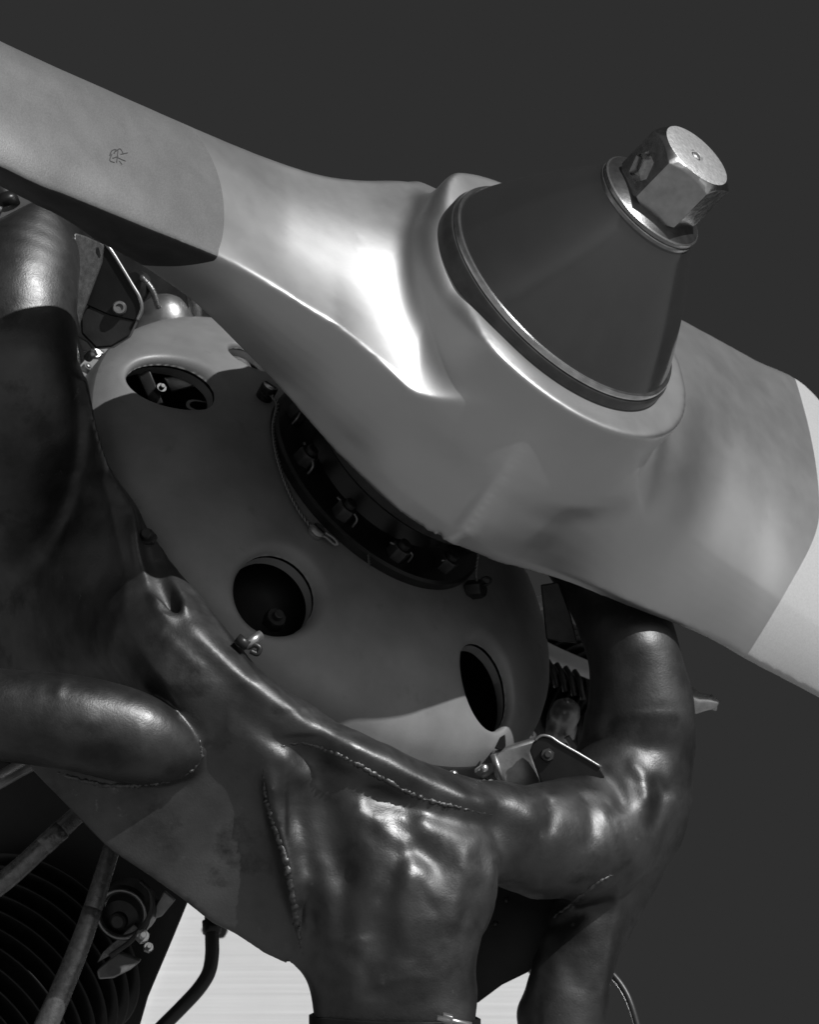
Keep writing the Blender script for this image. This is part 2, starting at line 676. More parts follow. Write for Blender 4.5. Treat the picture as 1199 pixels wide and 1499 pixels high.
def section(s):
    T, K, B = T_c(s), K_c(s), B_c(s)
    if s < -200:                        # keep the crease crisp through the smoothing
        q = K - 0.5 * (T + B)
        K = K + 3.0 * q / (np.linalg.norm(q) + 1e-9)
    w = sig(s)
    t = np.linspace(0, 1, 40)[:, None]
    bez = (1 - t) ** 2 * T + 2 * t * (1 - t) * (K + (K - 0.5 * (T + B)) * 0.45) + t ** 2 * B
    nTK = np.array([-(K - T)[1], (K - T)[0]])
    nTK /= -np.linalg.norm(nTK) + 1e-9
    nKB = np.array([-(B - K)[1], (B - K)[0]])
    nKB /= -np.linalg.norm(nKB) + 1e-9
    u = np.linspace(0, 1, 33)[:, None]
    spine = float(np.clip((s + 640) / 220, 0, 1))        # a raised spine near the top, flat towards the crease
    fu = (1 - spine) * (1 - (2 * u - 1) ** 4) + spine * np.interp(u, SPU, SPF)
    p1 = T + (K - T) * u + fu * bul(s) * nTK
    u = np.linspace(0, 1, 8)[:, None]
    p2 = K + (B - K) * u + 4 * u * (1 - u) * bulL(s) * nKB
    fr = w * np.vstack([p1, p2[1:]]) + (1 - w) * bez
    Tb = T + np.array([-4, -thT(s)])
    B2 = B + np.array([10, -thB(s)])
    back = [B2 + (Tb - B2) * k + 4 * k * (1 - k) * np.array([0, -10]) for k in np.linspace(0, 1, 7)]
    r = thT(s) * .33
    end = [Tb + (T - Tb) * k + np.array([4 * k * (1 - k) * r, 0]) for k in (.2, .4, .6, .8)]
    return np.vstack([fr, back, end])


PS, PC, PH = 6.0, 3.6, 3.6
s_ax = np.arange(-1560, 1000, PS)
c_ax = np.arange(-400, 420, PC)
h_ax = np.arange(-440, 110, PH)
GC, GH = np.meshgrid(c_ax, h_ax, indexing='ij')
PF = np.empty((len(s_ax), len(c_ax), len(h_ax)), np.float32)
gc, gh = GC.astype(np.float32).ravel(), GH.astype(np.float32).ravel()
for i, s in enumerate(s_ax):
    P = section(s).astype(np.float32)
    d2 = np.full(gc.shape, 1e12, np.float32)
    inside = np.zeros(gc.shape, bool)
    Q = np.roll(P, -1, 0)
    for a, b in zip(P, Q):
        e = b - a
        wx, wy = gc - a[0], gh - a[1]
        tt = np.clip((wx * e[0] + wy * e[1]) / max(float(e @ e), 1e-6), 0, 1)
        dx, dy = wx - e[0] * tt, wy - e[1] * tt
        d2 = np.minimum(d2, dx * dx + dy * dy)
        if a[1] != b[1]:
            cr = ((a[1] > gh) != (b[1] > gh)) & (gc < (b[0] - a[0]) * (gh - a[1]) / (b[1] - a[1]) + a[0])
            inside ^= cr
    PF[i] = (np.sqrt(d2) * np.where(inside, -1, 1)).reshape(GC.shape)
# blade ends
PF = np.maximum(PF, np.maximum(-1520 - s_ax, s_ax - 960)[:, None, None].astype(np.float32))
# hub boss, blended into the blades with a wide fillet above and a tight one along the lower lip
S3, C3, H3 = np.meshgrid(s_ax.astype(np.float32), c_ax.astype(np.float32), h_ax.astype(np.float32), indexing='ij')
rr = np.sqrt(S3 ** 2 + C3 ** 2)
# edge rounding and fillet grow towards the upper left, where the boss runs smoothly into the blade
soft = np.clip((-S3 * .95 - np.abs(C3 + 20) * .5 - 30) / 120, 0, 1)
soft = soft * soft * (3 - 2 * soft)
rnd = 5 + 32 * soft
q0 = rr - (257 - 33 * soft) + rnd
q1 = np.abs(H3 + 70 + 4 * soft) - (70 - 4 * soft) + rnd
boss = np.sqrt(np.maximum(q0, 0) ** 2 + np.maximum(q1, 0) ** 2) + np.minimum(np.maximum(q0, q1), 0) - rnd
kk = 40 - 8 * soft + 16 * np.clip((-H3 - 60) / 60, 0, 1)
PF = smin(PF, boss.astype(np.float32), kk)
# back barrel of the hub
q1 = np.abs(H3 + 180) - 150 + 20
q0 = rr - 205 + 20
bar = np.sqrt(np.maximum(q0, 0) ** 2 + np.maximum(q1, 0) ** 2) + np.minimum(np.maximum(q0, q1), 0) - 20
PF = smin(PF, bar.astype(np.float32), 30).astype(np.float32)
del S3, C3, H3, rr, q0, q1, boss, bar, kk, soft, rnd
po, pd = (s_ax[0], c_ax[0], h_ax[0]), (PS, PC, PH)
PV, PQ = surface_nets(PF, po, pd)
PV = relax(PV, PQ, 4, 0.5)
_q = np.clip((55 - PV[:, 1]) / 208, 0, 1)
paint1 = PV[:, 0] + 587 - 41 * _q - 92 * _q * (1 - _q) + 0.85 * np.maximum(0, -122 - PV[:, 2]) * (PV[:, 1] < -60)
_q = np.clip((PV[:, 1] + 150) / 250, 0, 1)
paint2 = PV[:, 0] - 606 - 70 * _q * _q * (3 - 2 * _q)
side = np.where(PV[:, 0] < 0, paint1, -paint2)         # > 0 : bare
(Vp, Fp), (Vb, Fb) = split_mesh(PV, PQ, side)
prop = thing('propeller', 'one-piece metal propeller with bare hub and painted blades across the picture', 'propeller', from_schema([[0, 0, -150]])[0])
VB = from_schema(Vb)
obj('bare_hub_casting', VB, Fb, M['bare'], prop)
for sgn, mt, lb in ((-1, 'paint_l', 'grey painted left blade with an ink mark'), (1, 'paint_r', 'pale painted right blade')):
    sel = [f for f in Fp if Vp[f[0]][0] * sgn > 0]
    used = sorted({i for f in sel for i in f})
    mp = {u: i for i, u in enumerate(used)}
    vv = from_schema(Vp[used])
    fs = [tuple(mp[i] for i in f) for f in sel]
    if sgn > 0:
        obj('painted_blade', vv, fs, M[mt], prop, label=lb)
        continue
    sch = Vp[used]                        # pale front and black back meet along the leading edge
    side2 = np.empty(len(sch))
    for i, (s_, c_, h_) in enumerate(sch):
        K = K_c(s_)
        Tq = T_c(s_) + np.array([0, -thT(s_) * .8])
        d = Tq - K
        side2[i] = d[0] * (h_ - K[1]) - d[1] * (c_ - K[0])
    tri = []
    for f in fs:
        tri += [(f[0], f[k], f[k + 1]) for k in range(1, len(f) - 1)]
    (Vk, Fk), (Vf, Ff) = split_mesh(sch, np.array(tri), side2)
    VL, FL = from_schema(Vf), Ff
    obj('painted_blade', VL, FL, M[mt], prop, label=lb)
    obj('painted_blade_back', from_schema(Vk), Fk, M['paint_b'], prop, label='matt black back of the left blade')
cast_prop = caster((VB, Fb), (VL, FL))

# small ink mark on the left blade
strokes = [[(160, 228), (163, 221), (169, 219), (166, 225)], [(163, 226), (160, 235), (167, 238)], [(168, 222), (175, 218), (180, 226)],
           [(170, 230), (176, 233), (183, 236)], [(172, 221), (170, 238)], [(176, 226), (186, 224)], [(174, 236), (178, 241)], [(164, 232), (172, 229)]]
inkm = []
for st in strokes:
    P = []
    for x, y in catmull(st, 5):
        h = cast_prop(x, y)
        if h:
            P.append(h[0] + h[1] * 0.35)
    if len(P) > 2:
        inkm.append(tube(P, .75, 5))
V, F = merge(*inkm)
obj('ink_mark', V, F, M['ink'], prop, label='small dark ink scribble')

# ------------------------------------------------------------------ HUB CONE
cone = thing('hub_cone', 'dark grey conical hub fairing with bright rim on the propeller boss', 'hub cone', axp(0, 0, 0))
V, F = lathe([(199, -50), (205, -44), (208, -10), (208, 14), (206, 17), (202, 18), (202, 21)], 160, cap0=True)
obj('base_rim', V, F, M['rim'], cone, sharp=35)
V, F = lathe([(201.5, 17), (204, 19), (204.3, 24), (202.5, 27), (198, 27.5)], 160)
obj('rim_edge', V, F, M['edge'], cone, sharp=40)
pr = [(200, 24), (197, 29)]
for t in np.linspace(0, 1, 14):
    pr.append((194 - (194 - 86.5) * t + 5 * math.sin(math.pi * t), 36 + 172 * t))
pr += [(85, 212), (80, 213)]
V, F = lathe(pr, 160)
obj('cone_shell', V, F, M['cone'], cone, sharp=50)
V, F = lathe([(78, 202), (85.5, 205), (86.5, 207), (86.5, 213), (85, 214.2), (84.2, 214.2), (85, 215.2), (86, 217), (86, 222), (83.5, 223.5)], 128)
obj('cap_collar', V, F, M['cap'], cone, sharp=30)
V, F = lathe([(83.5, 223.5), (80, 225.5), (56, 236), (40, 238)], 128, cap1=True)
obj('cap_slope', V, F, M['capshade'], cone, sharp=30)

# ------------------------------------------------------------------ HUB NUT
nut = thing('hub_nut', 'steel hexagonal hub nut standing on top of the dark cone', 'nut', axp(225, 0, 0))
R = 71.0
r0 = math.radians(-46.3)
def hexr(t):
    q = (t - r0) % (math.pi / 3) - math.pi / 6
    return R * math.cos(math.pi / 6) / math.cos(q)
rings = []
ang = np.linspace(0, 2 * math.pi, 144, endpoint=False) + r0
H0, H1 = 222.0, 320.0
def chamf(t, d):
    return d * (hexr(t) - 59.5) / (R - 59.5) if hexr(t) > 59.5 else 0
def pt(r, h, t):
    return HUB + h * A + r * (math.cos(t) * E1 + math.sin(t) * E2)
rings.append([pt(44, H0 - 8, t) for t in ang])
rings.append([pt(min(58, hexr(t) - 1), H0, t) for t in ang])
rings.append([pt(hexr(t) - .3, H0 + .8 + max(0, chamf(t, 15)), t) for t in ang])
rings.append([pt(hexr(t), H0 + 2.5 + max(0, chamf(t, 15)), t) for t in ang])
rings.append([pt(hexr(t), H1 - 4.5 - max(0, chamf(t, 8)), t) for t in ang])
rings.append([pt(hexr(t) - .8, H1 - 3 - max(0, chamf(t, 8)), t) for t in ang])
rings.append([pt(57.5, H1 - .4, t) for t in ang])
rings.append([pt(56.5, H1, t) for t in ang])
V, F = ring_mesh(rings, cap0=True)
nb = obj('nut_body', V, F, M['nut'], nut, sharp=24)
# hexagonal pocket in the shaded left flat
fa = math.radians(-46.3 - 90)
fn = math.cos(fa) * E1 + math.sin(fa) * E2
fc = HUB + (H0 + 43) * A + R * math.cos(math.pi / 6) * fn
ft = np.cross(A, fn)
hp = [fc + 25 * (math.cos(k * math.pi / 3 + .52) * A + math.sin(k * math.pi / 3 + .52) * ft) for k in range(6)]
V = [p + fn * 20 for p in hp] + [p - fn * 16 for p in hp]
F = [tuple(range(6)), tuple(range(11, 5, -1))] + [(i, i + 6, (i + 1) % 6 + 6, (i + 1) % 6) for i in range(6)]
cut = obj('cutter', V, F, None, smooth=False)
md = nb.modifiers.new('pocket', 'BOOLEAN')
md.object = cut
md.operation = 'DIFFERENCE'
md.solver = 'EXACT'
dg = bpy.context.evaluated_depsgraph_get()
me2 = bpy.data.meshes.new_from_object(nb.evaluated_get(dg))
nb.modifiers.clear()
nb.data = me2
bpy.data.objects.remove(cut)
nb.data.set_sharp_from_angle(angle=math.radians(24))
V, F = lathe([(19.5, 0), (19.5, 3), (18, 4.5)], 6, origin=fc - fn * 16, axis=fn, cap1=True)
obj('pocket_stud', V, F, M['nutface'], nut, smooth=False)
# end face with centre hole
V, F = lathe([(56.5, H1), (55.5, H1 + .3), (11, H1 + .3), (9.5, H1 - 1.5), (8.5, H1 - 1.5), (8.5, H1 - 12)], 96, cap1=True)
obj('end_face', V, F, M['nutface'], nut, sharp=30)
V, F = lathe([(6.8, H1 - 12), (6.8, H1 + .2), (5.5, H1 + 1.2)], 40, cap1=True)
obj('centre_pin', V, F, M['bright'], nut, sharp=30)
V, F = lathe([(46, 216), (46, 240)], 64, cap1=True)
obj('shaft_neck', V, F, M['dark'], nut)
# ------------------------------------------------------------------ NOSE CASE (pierced dome behind the propeller)
H_RIM = -545.0
NOSE_O = unproj(479.6, 783.5, -378.0) - H_RIM * A       # the nose case sits well behind the propeller
R_RIM = 445.0


def naxp(h, r, phi):
    return NOSE_O + h * A + r * (math.cos(phi) * E1 + math.sin(phi) * E2)

_pr = np.array([(0, 118), (180, 118), (220, 113), (280, 100), (340, 78), (400, 45), (425, 26), (438, 10), (445, -6)], float)
_pq = catmull(_pr, 8)


def dome_h(r):
    return np.interp(r, _pq[:, 0], _pq[:, 1])


HOLES = [(346, math.radians(-160.5 + 72 * k), 63.0, 17.0) for k in range(5)] + [(288, math.radians(167), 34.0, 10.0)]
hc = [(r * math.cos(p), r * math.sin(p)) for r, p, _, _ in HOLES]
pts = []
for r in np.linspace(150, R_RIM, 34):
    n = int(2 * math.pi * r / 11)
    for k in range(n):
        a = 2 * math.pi * (k + .5 * (int(r) % 2)) / n
        x, y = r * math.cos(a), r * math.sin(a)
        if all(math.hypot(x - c[0], y - c[1]) > H[2] + H[3] + 7 for c, H in zip(hc, HOLES)):
            pts.append((x, y))
nout = len(pts)
for c, Hh in zip(hc, HOLES):
    for f in (0, .06, .16, .3, .48, .7, 1.0):
        rad = Hh[2] + Hh[3] * f
        n = int(2 * math.pi * Hh[2] / 5)
        for k in range(n):
            a = 2 * math.pi * k / n
            pts.append((c[0] + rad * math.cos(a), c[1] + rad * math.sin(a)))
res = delaunay_2d_cdt([Vector(p) for p in pts], [], [], 0, 1e-4)
dv = np.array([tuple(v) for v in res[0]])
dr = np.hypot(dv[:, 0], dv[:, 1])
dh = dome_h(dr)
for c, Hh in zip(hc, HOLES):
    dd = np.hypot(dv[:, 0] - c[0], dv[:, 1] - c[1])
    t = np.clip((Hh[2] + Hh[3] - dd) / Hh[3], 0, 1) * .97
    dh = dh - np.where(t > 0, Hh[3] * 1.4 * (1 - np.sqrt(np.clip(1 - t * t, 0, 1))), 0)
dF = []
for f in res[2]:
    m = dv[list(f)].mean(0)
    if math.hypot(*m) < 150 or any(math.hypot(m[0] - c[0], m[1] - c[1]) < Hh[2] - .5 for c, Hh in zip(hc, HOLES)):
        continue
    if max(dr[list(f)]) > R_RIM - 1e-3 and math.hypot(*m) > R_RIM:
        continue
    dF.append(tuple(f))
dV = NOSE_O + (H_RIM + dh)[:, None] * A + dv[:, 0:1] * E1 + dv[:, 1:2] * E2
used = sorted({i for f in dF for i in f})
mp = {u: i for i, u in enumerate(used)}
dV, dF = dV[used], [tuple(mp[i] for i in f) for f in dF]
nose = thing('nose_case', 'grey domed engine nose case with round lightening holes behind the propeller', 'engine nose', naxp(H_RIM, 0, 0))
dome = obj('dome_shell', dV, dF, M['dome'], nose)
for c, Hh in zip(hc, HOLES):
    ri = []
    for dep in (0, 14, 17, 5):
        q = []
        for t in np.linspace(0, 2 * math.pi, 72, endpoint=False):
            rad = Hh[2] + (.4 if dep < 15 else 4)
            x, y = c[0] + rad * math.cos(t), c[1] + rad * math.sin(t)
            q.append(NOSE_O + (H_RIM + dome_h(math.hypot(x, y)) - Hh[3] * 1.4 - dep + 1) * A + x * E1 + y * E2)
        ri.append(q)
    V, F = ring_mesh(ri)
    obj('hole_flange', V, F, M['dome'], nose, sharp=50)
cast_dome = caster((dV, dF))
V, F = lathe([(445, H_RIM - 6), (447, H_RIM - 16), (446, H_RIM - 60), (462, H_RIM - 62), (462, H_RIM - 76), (440, H_RIM - 78)], 160, origin=NOSE_O)
obj('rim_skirt', V, F, M['dome'], nose, sharp=40)
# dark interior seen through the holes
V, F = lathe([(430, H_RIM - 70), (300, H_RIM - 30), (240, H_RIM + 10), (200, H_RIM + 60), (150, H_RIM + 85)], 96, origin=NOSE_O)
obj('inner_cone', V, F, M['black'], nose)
# flange round the shaft with its dark barrel
V, F = lathe([(196, H_RIM + 112), (201, H_RIM + 116), (201, H_RIM + 130), (197, H_RIM + 134), (150, H_RIM + 136), (138, H_RIM + 142), (130, H_RIM + 160), (128, H_RIM + 260)], 128, origin=NOSE_O)
obj('shaft_flange', V, F, M['black'], nose, sharp=35)
V, F = lathe([(130, H_RIM + 190), (176, H_RIM + 194), (182, H_RIM + 200), (182, H_RIM + 232), (176, H_RIM + 238), (120, H_RIM + 240)], 128, origin=NOSE_O)
obj('thrust_collar', V, F, M['dark'], nose, sharp=35)
# castle nuts on the flange
for k, ph in enumerate(np.arange(-164, 196, 36)):
    p = math.radians(ph)
    c = naxp(H_RIM + 134, 170, p)
    V, F = hexnut(c, A, 17, 22, rot=.4 + k, stud=.55, stud_h=.35)
    o = obj('flange_nut', V, F, M['dark'], nose, sharp=30)
    if math.sin(p) < .2:
        tdir = -math.sin(p) * E1 + math.cos(p) * E2
        q = [c + A * 18 - tdir * 22, c + A * 19 + tdir * 3, c + A * 16 + tdir * 22, c + A * 10 + tdir * 26 - A * 12]
        V, F = tube(catmull(q, 5), 2.2, 6)
        obj('cotter_pin', V, F, M['wire'], o)
# slotted filler caps, drain plug and lock wires
def cap_at(px, py, r, h, name, slot=True, mt='steel', label=None):
    hit = cast_dome(px, py)
    p, n = hit
    V, F = lathe([(r, -4), (r, h * .45), (r * .93, h * .5), (r * .93, h * .55), (r, h * .6), (r, h - 2), (r * .86, h)], 40, origin=p, axis=n, cap1=True)
    o = obj(name, V, F, M['black'] if mt == 'top' else M[mt], nose, sharp=30, label=label)
    u, v, n = frame(n)
    V, F = lathe([(r * .84, h + .1), (r * .82, h + 1.2)], 40, origin=p, axis=n, cap1=True)
    obj('cap_top', V, F, M['bright'] if mt == 'top' else M['steel'], o)
    if slot:
        d = nrm(u * .55 - v * .85)
        e = np.cross(n, d)
        c = p + n * (h + 1.3)
        q = [c + d * a * r * .75 + e * b * 1.7 + n * g for g in (-.6, .9) for a, b in ((-1, -1), (1, -1), (1, 1), (-1, 1))]
        obj('slot', q, [(0, 1, 2, 3), (4, 5, 6, 7), (0, 1, 5, 4), (1, 2, 6, 5), (2, 3, 7, 6), (3, 0, 4, 7)], M['black'], o, smooth=False)
    return p, n
capA = cap_at(386, 582, 13.5, 24, 'filler_cap', mt='top', label='bright slotted cap in the sunlit patch')
capB = cap_at(460, 781, 13, 12, 'lock_cap', label='dull cap with a lock tab')
# hook tab beside the second cap
u, v, n = frame(capB[1])
q = [capB[0] + n * 8 + unproj(x, y, 0) - unproj(460, 781, 0) for x, y in [(463, 786), (474, 792), (486, 802), (490, 799), (484, 792), (472, 784)]]
V, F = tube(catmull(q, 5), 3.2, 8)
obj('lock_tab', V, F, M['wire'], nose)
P = []
for x, y in [(391, 590), (397, 604), (396, 630), (402, 670), (415, 712), (432, 748), (452, 776)]:
    h = cast_dome(x, y)
    if h:
        P.append(h[0] + h[1] * (16 if y < 610 else 7))
V, F = twisted(catmull(P, 8), 2.4, 15)
obj('lock_wire', V, F, M['wire'], nose)
# hexagonal drain plug on the lower right edge of the flange
hit = cast_dome(686, 864)
V, F = hexnut(hit[0], nrm(hit[1] + np.array([.5, -.3, .2])), 15, 26, rot=.5, stud=.0)
dp = obj('drain_plug', V, F, M['dark'], nose, sharp=30)
q = [hit[0] + hit[1] * 20 + np.array(d) for d in [(4, 8, 0), (12, 11, 0), (19, 8, 2), (17, 1, 2), (8, -1, 2)]]
V, F = tube(catmull(q, 5), 2.0, 6)
obj('wire_loop', V, F, M['black'], dp)
q = [hit[0] + hit[1] * 20 + np.array(d) for d in [(-2, 4, 0), (-4, 18, 4), (0, 48, 10)]]
V, F = twisted(catmull(q, 6), 2.0, 12)
obj('wire_tail', V, F, M['wire'], dp)
# frayed wire end hanging from the middle flange nut
P = []
for x, y in [(528, 778), (534, 795), (531, 812), (533, 838)]:
    h = cast_dome(x, y)
    if h:
        P.append(h[0] + h[1] * 14)
V, F = twisted(catmull(P, 6), 1.5, 10)
obj('lock_wire', V, F, M['wire'], nose)
# small rim screws
for ph in np.arange(-180, 180, 7.5):
    p = math.radians(ph)
    c = naxp(H_RIM - 62, 452, p)
    V, F = hexnut(c, A, 8, 10, rot=ph, stud=.5, stud_h=.3)
    obj('rim_screw', V, F, M['steel'], nose, sharp=30)
# two proud rim studs at lower right
for x, y in [(704, 1128), (659, 1137), (131, 521)]:
    hit = cast_dome(x, y)
    c = hit[0] if hit else unproj(x, y, -40)
    n = nrm(A + np.array([-.1, -.2, .3]))
    V, F = lathe([(7, -6), (7, 8), (5.5, 13), (2.5, 15)], 20, origin=c, axis=n, cap1=True)
    obj('rim_stud', V, F, M['bright'], nose)
# things seen inside the holes
def inside_bolt(px, py, z, r, mt):
    V, F = hexnut(unproj(px, py, z), (.4, .5, .75), r, r * 1.1)
    obj('inner_bolt', V, F, M[mt], nose, sharp=30)
inside_bolt(233, 572, -296, 9, 'dark')
inside_bolt(398, 912, -70, 17, 'dark')
V, F = prism([(238, 552), (276, 548), (294, 562), (250, 574)], -340, 20)
bevel_obj(obj('inner_lug', V, F, M['steel'], nose), 2)
V, F = prism([(196, 540), (214, 530), (238, 590), (222, 596)], -300, 16)
bevel_obj(obj('inner_rib', V, F, M['dark'], nose), 2)
V, F = prism([(228, 528), (278, 536), (300, 560), (268, 556), (236, 548)], -350, 16)
bevel_obj(obj('inner_rib', V, F, M['dark'], nose), 2)
V, F = lathe([(0.5, 26), (14, 22), (24, 12), (28, 0)], 40, origin=naxp(H_RIM + 55, 288, math.radians(167)), axis=nrm(A + .2 * E1 - .1 * E2))
obj('inner_boss', V, F, M['bright'], nose)

# ------------------------------------------------------------------ EXHAUST COLLECTOR
VX = 4.0
xo, yo, zo = -190.0, 250.0, -1010.0
nx, ny, nz = 322, 345, 322
CF = np.full((nx, ny, nz), 400, np.float32)


def box(lo, hi):
    a = np.clip(((np.array(lo) - (xo, yo, zo)) / VX).astype(int), 0, (nx, ny, nz))
    b = np.clip(((np.array(hi) - (xo, yo, zo)) / VX).astype(int) + 2, 0, (nx, ny, nz))
    sl = tuple(slice(p, q) for p, q in zip(a, b))
    X = (xo + VX * np.arange(a[0], b[0], dtype=np.float32))[:, None, None]
    Y = (yo + VX * np.arange(a[1], b[1], dtype=np.float32))[None, :, None]
    Z = (zo + VX * np.arange(a[2], b[2], dtype=np.float32))[None, None, :]
    return sl, X, Y, Z


def chain(pts, kz=1.0, n=6):
    """swept tube field: pts (x, y, z, r); returns field over the whole grid (400 far away)"""
    P = catmull(np.array(pts, float), n)
    Fd = np.full((nx, ny, nz), 400, np.float32)
    for a, b in zip(P[:-1], P[1:]):
        m = max(a[3], b[3]) + 75
        mz = m * max(1, kz)
        lo = np.minimum(a[:3], b[:3]) - (m, m, mz)
        hi = np.maximum(a[:3], b[:3]) + (m, m, mz)
        sl, X, Y, Z = box(lo, hi)
        e = (b[:3] - a[:3]).astype(np.float32)
        e2 = e * (1, 1, 1 / kz)
        L2 = float(e2 @ e2) + 1e-6
        wx, wy, wz = X - np.float32(a[0]), Y - np.float32(a[1]), (Z - np.float32(a[2])) / np.float32(kz)
        t = np.clip((wx * e2[0] + wy * e2[1] + wz * e2[2]) / L2, 0, 1).astype(np.float32)
        d = np.sqrt((wx - t * e2[0]) ** 2 + (wy - t * e2[1]) ** 2 + (wz - t * e2[2]) ** 2) - (a[3] + (b[3] - a[3]) * t)
        Fd[sl] = np.minimum(Fd[sl], d.astype(np.float32))
    return Fd


RING = [(70, 290, -250, 84), (38, 340, -170, 88), (16, 420, -80, 97), (12, 521, -40, 103), (20, 600, -80, 106), (22, 690, -150, 104), (60, 800, -260, 94), (125, 870, -270, 84), (190, 912, -130, 72), (231, 934, 52, 82),
        (334, 1033, 85, 70), (437, 1095, 85, 64), (534, 1144, 70, 60), (620, 1178, 30, 60), (684, 1200, -15, 62), (754, 1213, -90, 68), (805, 1216, -170, 72), (862, 1200, -240, 74),
        (915, 1150, -300, 76), (938, 1090, -315, 72), (940, 1020, -295, 69), (922, 935, -310, 68), (892, 860, -430, 66), (840, 780, -560, 66)]
CF = chain(RING)
# open mouth at the upper left, cut on the slant
sl, X, Y, Z = box((-190, 250, -600), (190, 440, 200))
cut_ = ((322 - .53 * np.maximum(X, -190)) - Y) * .88 + 0 * Z
CF[sl] = -smin(-CF[sl], -cut_.astype(np.float32), 14)
# outlet pipes
CF = smin(CF, chain([(590, 1255, 30, 118), (583, 1285, 42, 146), (575, 1335, 56, 137), (572, 1410, 70, 124), (577, 1490, 72, 119), (580, 1600, 72, 119)], 0.64), 30)
CF = smin(CF, chain([(474, 1180, 66, 84), (506, 1250, 72, 94), (545, 1330, 66, 110)], 0.72), 18)
CF = smin(CF, chain([(905, 1190, -330, 72), (893, 1270, -300, 64), (866, 1340, -270, 59), (840, 1420, -250, 61), (823, 1499, -245, 67), (812, 1600, -245, 67)]), 22)
CF = smin(CF, chain([(914, 1180, -330, 78), (906, 1240, -330, 70), (886, 1290, -320, 60)]), 20)
# the shell widens where ring, elbow and right pipe run together
CF = smin(CF, chain([(740, 1225, -60, 72), (815, 1238, -140, 80), (875, 1225, -220, 88), (915, 1180, -280, 86)]), 26)
CF = smin(CF, chain([(938, 1040, -300, 66), (934, 1100, -308, 74), (925, 1160, -305, 80), (917, 1230, -310, 66), (900, 1295, -300, 50), (888, 1345, -290, 36)]), 40)
# skirt sheet
SK = [(158, 700), (194, 745), (236, 800), (300, 905), (385, 1010), (440, 1090), (500, 1200), (470, 1330), (474, 1436), (430, 1417), (385, 1395), (345, 1367), (310, 1350), (262, 1312), (215, 1279), (160, 1242), (130, 1212), (85, 1165), (43, 1122), (60, 1085), (170, 1060), (285, 1060), (236, 968), (204, 885), (180, 800), (166, 740)]


def skirt_z(x, y):
    return 138 - 0.0003 * np.maximum(0, x - 190) ** 2 - 0.10 * np.maximum(0, y - 1000) + 0.62 * np.minimum(0, y - 1000) + 10 * np.sin(x / 70.) * np.clip((y - 1050) / 200, 0, 1)


sl, X, Y, Z = box((-20, 600, -260), (560, 1470, 260))
gx, gy = np.meshgrid(X.ravel(), Y.ravel(), indexing='ij')
d2 = np.full(gx.shape, 1e12)
ins = np.zeros(gx.shape, bool)
sp = np.array(SK, float)
for a, b in zip(sp, np.roll(sp, -1, 0)):
    e = b - a
    wx, wy = gx - a[0], gy - a[1]
    t = np.clip((wx * e[0] + wy * e[1]) / (e @ e), 0, 1)
    d2 = np.minimum(d2, (wx - e[0] * t) ** 2 + (wy - e[1] * t) ** 2)
    if a[1] != b[1]:
        ins ^= ((a[1] > gy) != (b[1] > gy)) & (gx < (b[0] - a[0]) * (gy - a[1]) / (b[1] - a[1]) + a[0])
pd2 = np.sqrt(d2) * np.where(ins, -1, 1)
slab = np.maximum(pd2[:, :, None], np.abs(Z - skirt_z(gx, gy)[:, :, None]) * .93 - 7).astype(np.float32)
CF[sl] = smin(CF[sl], slab, 34)
# inner flank of the ring, falling away to the left behind the lug
RX = catmull(np.array([(112, 520), (134, 600), (160, 690), (192, 745), (196, 800), (206, 885), (236, 968), (292, 1075)], float), 8)
RZ = np.array([(520, -10), (600, -40), (690, -40), (745, 0), (800, 26), (885, 62), (968, 96), (1075, 112)], float)
sl, X, Y, Z = box((-190, 540, -420), (310, 1085, 200))
xr = np.interp(Y.ravel(), RX[:, 1], RX[:, 0])[None, :, None]
zr = np.interp(Y.ravel(), RZ[:, 0], RZ[:, 1])[None, :, None]
dx = xr - X
zl = zr - 1.05 * np.maximum(dx, 0) - 0.0016 * np.clip(dx, 0, 150) ** 2
slab = np.maximum(np.maximum(-dx - 2, np.abs(Z - zl) * .62 - 9), np.maximum(560 - Y, Y - 1075)).astype(np.float32)
CF[sl] = smin(CF[sl], slab, 26)
# pipe from the left laps onto the skirt
CF = smin(CF, chain([(-240, 1040, 140, 64), (-60, 1043, 162, 66), (30, 1050, 167, 68), (110, 1058, 166, 71), (190, 1078, 152, 67), (236, 1096, 136, 52), (272, 1109, 118, 30), (290, 1114, 108, 14)]), 12)


def carve(c, rad, ax, k):
    """dent: subtract an ellipsoid with long axis ax"""
    global CF
    c = np.array(c, float)
    m = max(rad) + k + 10
    sl, X, Y, Z = box(c - m, c + m)
    u, v, w = frame(ax)
    x, y, z = X - c[0], Y - c[1], Z - c[2]
    p = [(x * q[0] + y * q[1] + z * q[2]) / r for q, r in ((w, rad[0]), (u, rad[1]), (v, rad[2]))]
    e = (np.sqrt(p[0] ** 2 + p[1] ** 2 + p[2] ** 2) - 1) * min(rad)
    CF[sl] = -smin(-CF[sl], e.astype(np.float32), k)


# lobed dent with the stud near the left inner edge, valley by the right elbow
carve((236, 858, 97), (68, 20, 24), (.42, .86, .28), 16)
carve((480, 1222, 166), (100, 38, 26), (.22, .95, 0), 34)
carve((640, 1265, 164), (70, 40, 22), (.6, .7, 0), 30)
carve((560, 1340, 172), (80, 30, 22), (-.2, .9, 0), 30)
